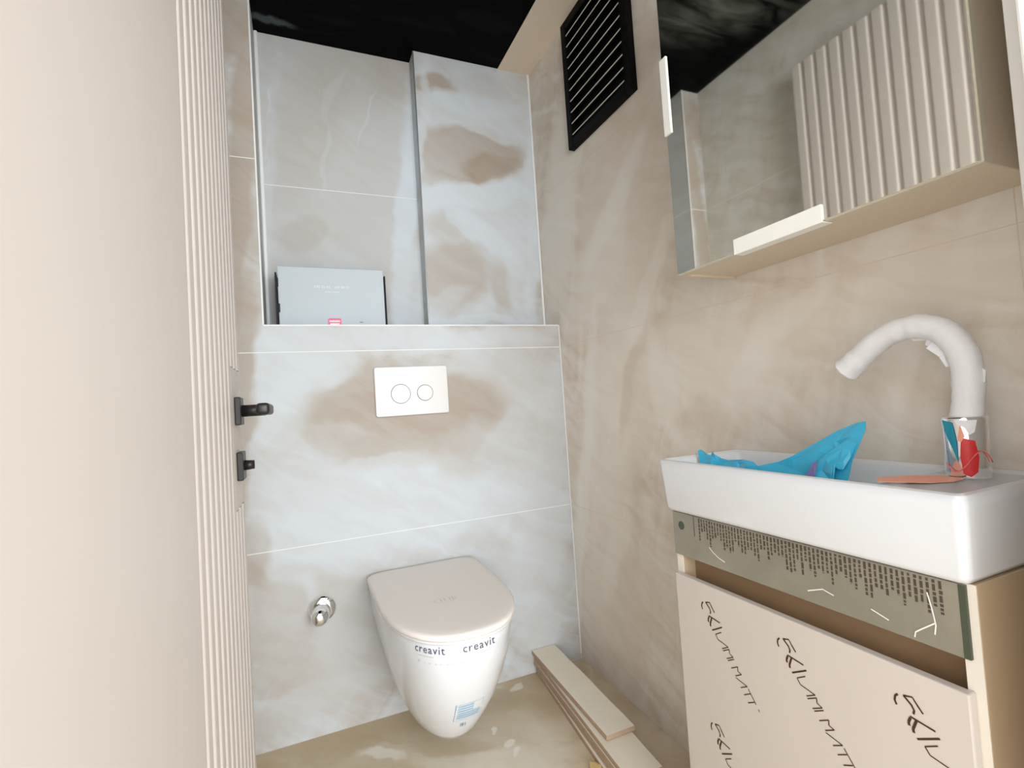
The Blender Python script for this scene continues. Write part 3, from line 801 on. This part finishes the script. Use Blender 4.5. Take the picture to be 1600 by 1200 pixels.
# spout path
sp = [(.845, .400, .893), (.845, .396, .925), (.845, .393, .952), (.845, .393, .975), (.845, .3975, .998), (.845, .4075, .018 + 1.0), (.845, .423, 1.033), (.845, .444, 1.040), (.845, .466, 1.0405), (.845, .488, 1.035), (.845, .508, 1.024), (.845, .526, 1.010), (.845, .543, .996), (.845, .558, .984)]


def resample(P, m):
    P = [Vector(p) for p in P]
    out = []
    for i in range(m):
        t = i / (m - 1) * (len(P) - 1)
        k = min(int(t), len(P) - 2)
        f = t - k
        p0, p1, p2, p3 = P[max(k - 1, 0)], P[k], P[k + 1], P[min(k + 2, len(P) - 1)]
        out.append(0.5 * ((2 * p1) + (p2 - p0) * f + (2 * p0 - 5 * p1 + 4 * p2 - p3) * f * f + (3 * p1 - p0 - 3 * p2 + p3) * f ** 3))
    return out


rs = random.Random(3)
pp = resample(sp, 64)
rad = []
for i in range(64):
    r = .0178 + .0003 * math.sin(i * 0.8) + rs.uniform(-.0005, .0006)
    if i > 54: r += .0035 * (i - 54) / 9
    if i < 3: r += .002
    rad.append(r)
wr_ = tube(pp, rad, 22)
for v in wr_.verts:
    v.co += Vector((rs.uniform(-1, 1), rs.uniform(-1, 1), rs.uniform(-1, 1))) * .0006
obj('wrapped_spout', wr_, M_wrap, tap, True)
for (i, ln, w, dx) in ((27, .012, .012, 0), (24, .014, .013, -.006), (19, .010, .014, -.004), (34, .006, .012, 0), (12, .006, .010, -.003)):
    fl = bmesh.new()
    p, d = pp[i], (pp[i + 1] - pp[i - 1]).normalized()
    side = Vector((0, d.z, -d.y))
    if side.z > 0 or (abs(side.z) < .3 and side.y < 0): side = -side
    a = p + side * .0155
    q = [a - d * w, a + d * w, a + d * w * .6 + side * ln + Vector((dx, 0, 0)), a - d * w * .9 + side * ln * .7 + Vector((dx, 0, 0))]
    top = [fl.verts.new(c + Vector((.001, 0, 0))) for c in q]
    bot = [fl.verts.new(c - Vector((.001, 0, 0))) for c in q]
    fl.faces.new(top); fl.faces.new(list(reversed(bot)))
    for k in range(4): fl.faces.new((top[k], bot[k], bot[(k + 1) % 4], top[(k + 1) % 4]))
    bmesh.ops.recalc_face_normals(fl, faces=fl.faces)
    obj('loose_wrap', fl, M_wrap, tap)

# ------------------------------------------------------------------ orange film scrap on the basin deck
ob = bmesh.new()
oo = [(.728, .452), (.752, .468), (.800, .452), (.826, .424), (.812, .392), (.786, .392), (.762, .405), (.745, .42)]
cv = ob.verts.new((.778, .425, .8252))
ov = [ob.verts.new((x, y, .8246 + .0008 * ((i * 5) % 3) / 2)) for i, (x, y) in enumerate(oo)]
for i in range(len(ov)): ob.faces.new((cv, ov[i], ov[(i + 1) % len(ov)]))
bmesh.ops.recalc_face_normals(ob, faces=ob.faces)
o = obj('film_scrap', ob, M_orange)
md = o.modifiers.new('thickness', 'SOLIDIFY'); md.thickness = .0008; md.offset = 1
tag(o, 'small orange-pink film scrap lying at the tap foot', 'film')

# ------------------------------------------------------------------ crumpled blue film in the basin
def film_sheet(poly, name, m, parent, amp=.006, seed=1):
    """poly: list of (x, y, z) outline; filled with a crumpled inner fan"""
    r = random.Random(seed)
    b = bmesh.new()
    c = sum((Vector(p) for p in poly), Vector()) / len(poly)
    rings = []
    for s in (1.0, .72, .42):
        rings.append([c + (Vector(p) - c) * s + Vector((r.uniform(-amp, amp), 0, 0)) * (s < 1) for p in poly])
    loft(rings, False, True, True, b)
    bmesh.ops.triangulate(b, faces=b.faces)
    o = obj(name, b, m, parent)
    md = o.modifiers.new('thickness', 'SOLIDIFY'); md.thickness = .0009
    return o


bf = empty('blue_film', (.80, .60, .80), 'crumpled bright blue plastic film lying in the basin', 'film')
film_sheet([(.790, .545, .775), (.782, .700, .775), (.784, .700, .818), (.790, .680, .820), (.798, .640, .838), (.806, .600, .862), (.812, .560, .886), (.815, .530, .899), (.812, .514, .902), (.808, .512, .890), (.804, .520, .868), (.800, .532, .840)], 'sheet', M_blue, bf, .003, 2)
film_sheet([(.776, .560, .775), (.778, .625, .775), (.786, .600, .815), (.794, .572, .846), (.803, .540, .872), (.805, .524, .868), (.798, .532, .846), (.790, .541, .826), (.786, .549, .836), (.781, .553, .806)], 'fold', M_blue, bf, .004, 5)
film_sheet([(.780, .690, .772), (.772, .830, .772), (.780, .848, .838), (.783, .842, .840), (.783, .826, .815), (.786, .812, .838), (.788, .808, .826), (.790, .775, .822), (.790, .735, .826), (.788, .712, .824), (.786, .700, .817)], 'tail', M_blue, bf, .004, 8)
film_sheet([(.7755, .588, .792), (.7765, .600, .806), (.783, .588, .832), (.786, .580, .838), (.782, .583, .815), (.777, .590, .80)], 'print_patch', M_blued, bf, .0005, 9)

# ------------------------------------------------------------------ vanity unit
van = empty('vanity_unit', (XR, .60, 0), 'beige vanity cupboard under the basin with film-covered door', 'cabinet')
VX = .706
obj('side_panel', bx(VX, XR - .001, .340, .357, .0, .7215, .001, 1), M_cabside, van)
obj('side_panel', bx(VX, XR - .001, .833, .850, .0, .7215, .001, 1), M_cabside, van)
obj('edge_band', bx(VX - .0012, VX, .340, .357, .0, .7215), M_edge, van)
obj('edge_band', bx(VX - .0012, VX, .833, .850, .0, .7215), M_edge, van)
obj('carcass_back', bx(XR - .015, XR - .002, .357, .833, .05, .72), M_cabside, van)
obj('carcass_bottom', bx(.72, XR - .016, .357, .833, .08, .096), M_cabside, van)
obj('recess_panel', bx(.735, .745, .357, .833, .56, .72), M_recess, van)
vd = obj('door', bx(.690, .7045, .349, .843, .075, .597, .002, 2), M_van, van)
# ink lettering printed in a diagonal repeat on the protective film
GLY = [[(0.0, 0.0), (0.0035, -0.0038), (0.0045, -0.0095), (0.0026, -0.0147)], [(-0.0067, 0.0016), (-0.0153, -0.0063), (-0.0179, -0.0116), (-0.0166, -0.0167)], [(-0.0067, 0.0016), (-0.017, 0.0044), (-0.0218, -0.0027), (-0.0278, -0.0107)], [(-0.0124, -0.0216), (-0.0397, -0.0251)], [(-0.0127, -0.023), (-0.01, -0.0297), (-0.0106, -0.034)], [(-0.0193, -0.0234), (-0.0146, -0.0359), (-0.0152, -0.0405)], [(-0.0183, -0.0464), (-0.0439, -0.0313)], [(-0.0411, -0.0415), (-0.0264, -0.0507), (-0.0313, -0.0583), (-0.0553, -0.0624), (-0.0402, -0.0712)], [(-0.0418, -0.0745), (-0.0572, -0.0656), (-0.0571, -0.0731), (-0.0651, -0.0762), (-0.049, -0.0853)], [(-0.0516, -0.0879), (-0.067, -0.0789)], [(-0.0585, -0.0982), (-0.074, -0.0889), (-0.0734, -0.0968), (-0.0813, -0.0991), (-0.067, -0.1078)], [(-0.0673, -0.1104), (-0.0922, -0.1145), (-0.0772, -0.1234)], [(-0.094, -0.1174), (-0.1084, -0.137)], [(-0.0833, -0.1328), (-0.0976, -0.1241)], [(-0.0909, -0.1428), (-0.105, -0.1346)], [(-0.1125, -0.143), (-0.1145, -0.146)]]
THICK = {0: .0013, 1: .0013, 2: .0011, 3: .0012, 4: .0016, 5: .0016, 6: .0012}


def stroke(b, pts, w, x):
    P = [Vector((x, p[0], p[1])) for p in pts]
    L_, R_ = [], []
    for i, p in enumerate(P):
        d = (P[min(i + 1, len(P) - 1)] - P[max(i - 1, 0)])
        nrm = Vector((0, -d.z, d.y)).normalized() * w
        L_.append(b.verts.new(p + nrm)); R_.append(b.verts.new(p - nrm))
    for i in range(len(P) - 1): b.faces.new((L_[i], L_[i + 1], R_[i + 1], R_[i]))


def seg_stroke(b, pts, w, x, bend):
    if bend: stroke(b, pts, w, x)
    else:
        for p, q in zip(pts[:-1], pts[1:]): stroke(b, [p, q], w, x)


for (oy, oz) in ((.768, .562), (.601, .561), (.427, .560), (.768, .335), (.601, .334), (.427, .333)):
    b = bmesh.new()
    for i, st in enumerate(GLY):
        pts = [(oy + p[0], oz + p[1]) for p in st]
        if min(p[0] for p in pts) < .352: continue
        seg_stroke(b, pts, THICK.get(i, .0008), .6895, i < 3)
    bmesh.ops.recalc_face_normals(b, faces=b.faces)
    obj('film_lettering', b, M_ink, vd)
rail = obj('grip_rail', bx(.7005, .7055, .349, .850, .633, .7205, .0008, 1), M_rail, van)
tag(rail, 'grey-green metal grip rail under printed film')
rr_ = random.Random(11)
pbm = bmesh.new()
y = .775
while y > .372:
    l = rr_.choice((.024, .030, .034, .040, .046)) * (1 + .2 * (rr_.random() - .5))
    x0 = .7178
    seg = x0
    while seg > x0 - l:
        d = rr_.uniform(.003, .010)
        bx(.7002, .7005, y - rr_.uniform(.0012, .0024), y + .0014, max(seg - d, x0 - l), seg, 0, 2, pbm)
        seg -= d + .0016
    y -= .0068
obj('rail_print', pbm, M_railink, rail)
obj('rail_line', bx(.7001, .7005, .7885, .790, .680, .7195), M_railink, rail)
dk = [[(x, .8255 + math.cos(2 * math.pi * k / 24) * r, .6945 + math.sin(2 * math.pi * k / 24) * r) for k in range(24)] for x, r in ((.7004, .0085), (.7002, .0085), (.7001, .006))]
obj('rail_hole', loft(dk, True, True), M_raildk, rail)
for pts in ([(.752, .668), (.742, .660), (.728, .653), (.715, .6495)], [(.5515, .650), (.5265, .660), (.510, .656)], [(.388, .700), (.384, .680), (.3815, .662), (.3835, .650)], [(.3825, .664), (.397, .652), (.405, .645), (.4065, .638)], [(.458, .655), (.436, .648)]):
    cz = bmesh.new()
    stroke(cz, pts, .0008, .6998)
    obj('crease_highlight', cz, M_crease, rail)
obj('rail_end_cap', bx(.7003, .7058, .3485, .3555, .634, .7200), M_raildk, rail)

# ------------------------------------------------------------------ stack of cut tile strips on the floor
strips = [  # x left back, x left front, y back, y front, z base back, z base front, width, label
    (.722, .655, 1.668, 1.020, .0000, .0000, .095, 'bottom cut tile strip of the stack, lying on the floor'),
    (.724, .664, 1.670, 1.010, .0136, .0136, .095, 'second lowest cut tile strip, dark edge, in the floor stack'),
    (.716, .668, 1.672, 1.030, .0310, .0274, .098, 'middle cut tile strip of the stack, third from the floor'),
    (.718, .672, 1.672, 1.040, .0480, .0412, .100, 'long pale cut tile strip just beneath the short topmost one'),
    (.711, .700, 1.674, 1.180, .0680, .0575, .092, 'topmost short cut tile strip of the stack beside the toilet')]
for (xb, xf, yb, yf, zb, zf, w, lab) in strips:
    th = .0128
    b = bmesh.new()
    n = 8
    R0 = []
    for k in range(n + 1):
        t = k / n
        x = xb + (xf - xb) * t; y = yb + (yf - yb) * t; z = zb + (zf - zb) * t
        jx = rr_.uniform(-.0012, .0012)
        yy = .006 * rr_.uniform(-1, 1) if k == n else 0
        R0.append([(x, y, z), (x + jx * .3, y, z + th - .001), (x + .001, y, z + th), (x + w + jx - .001, y + yy, z + th), (x + w + jx, y + yy, z + th - .001), (x + w, y + yy, z)])
    loft(R0, True, True, True, b)
    o = obj('tile_strip', b, [M_stripb, M_strip])
    for f in o.data.polygons:
        if f.normal.z > .8: f.material_index = 1
    tag(o, lab, 'tile strip', 'cut tile strips stacked by the right wall')
cb_ = bmesh.new()
cp = [(.640, 1.175), (.652, 1.196), (.668, 1.190), (.673, 1.168), (.660, 1.150), (.648, 1.155)]
lo_ = [cb_.verts.new((x, y, .0)) for x, y in cp]
hi_ = [cb_.verts.new((x * .9 + .0657, y * .9 + .1172, .010 + .002 * (i % 2))) for i, (x, y) in enumerate(cp)]
cb_.faces.new(list(reversed(lo_))); cb_.faces.new(hi_)
for i in range(6): cb_.faces.new((lo_[i], lo_[(i + 1) % 6], hi_[(i + 1) % 6], hi_[i]))
bmesh.ops.recalc_face_normals(cb_, faces=cb_.faces)
tag(obj('wood_chip', cb_, M_chip), 'small yellowish wood chip on the floor beside the strip stack', 'chip')
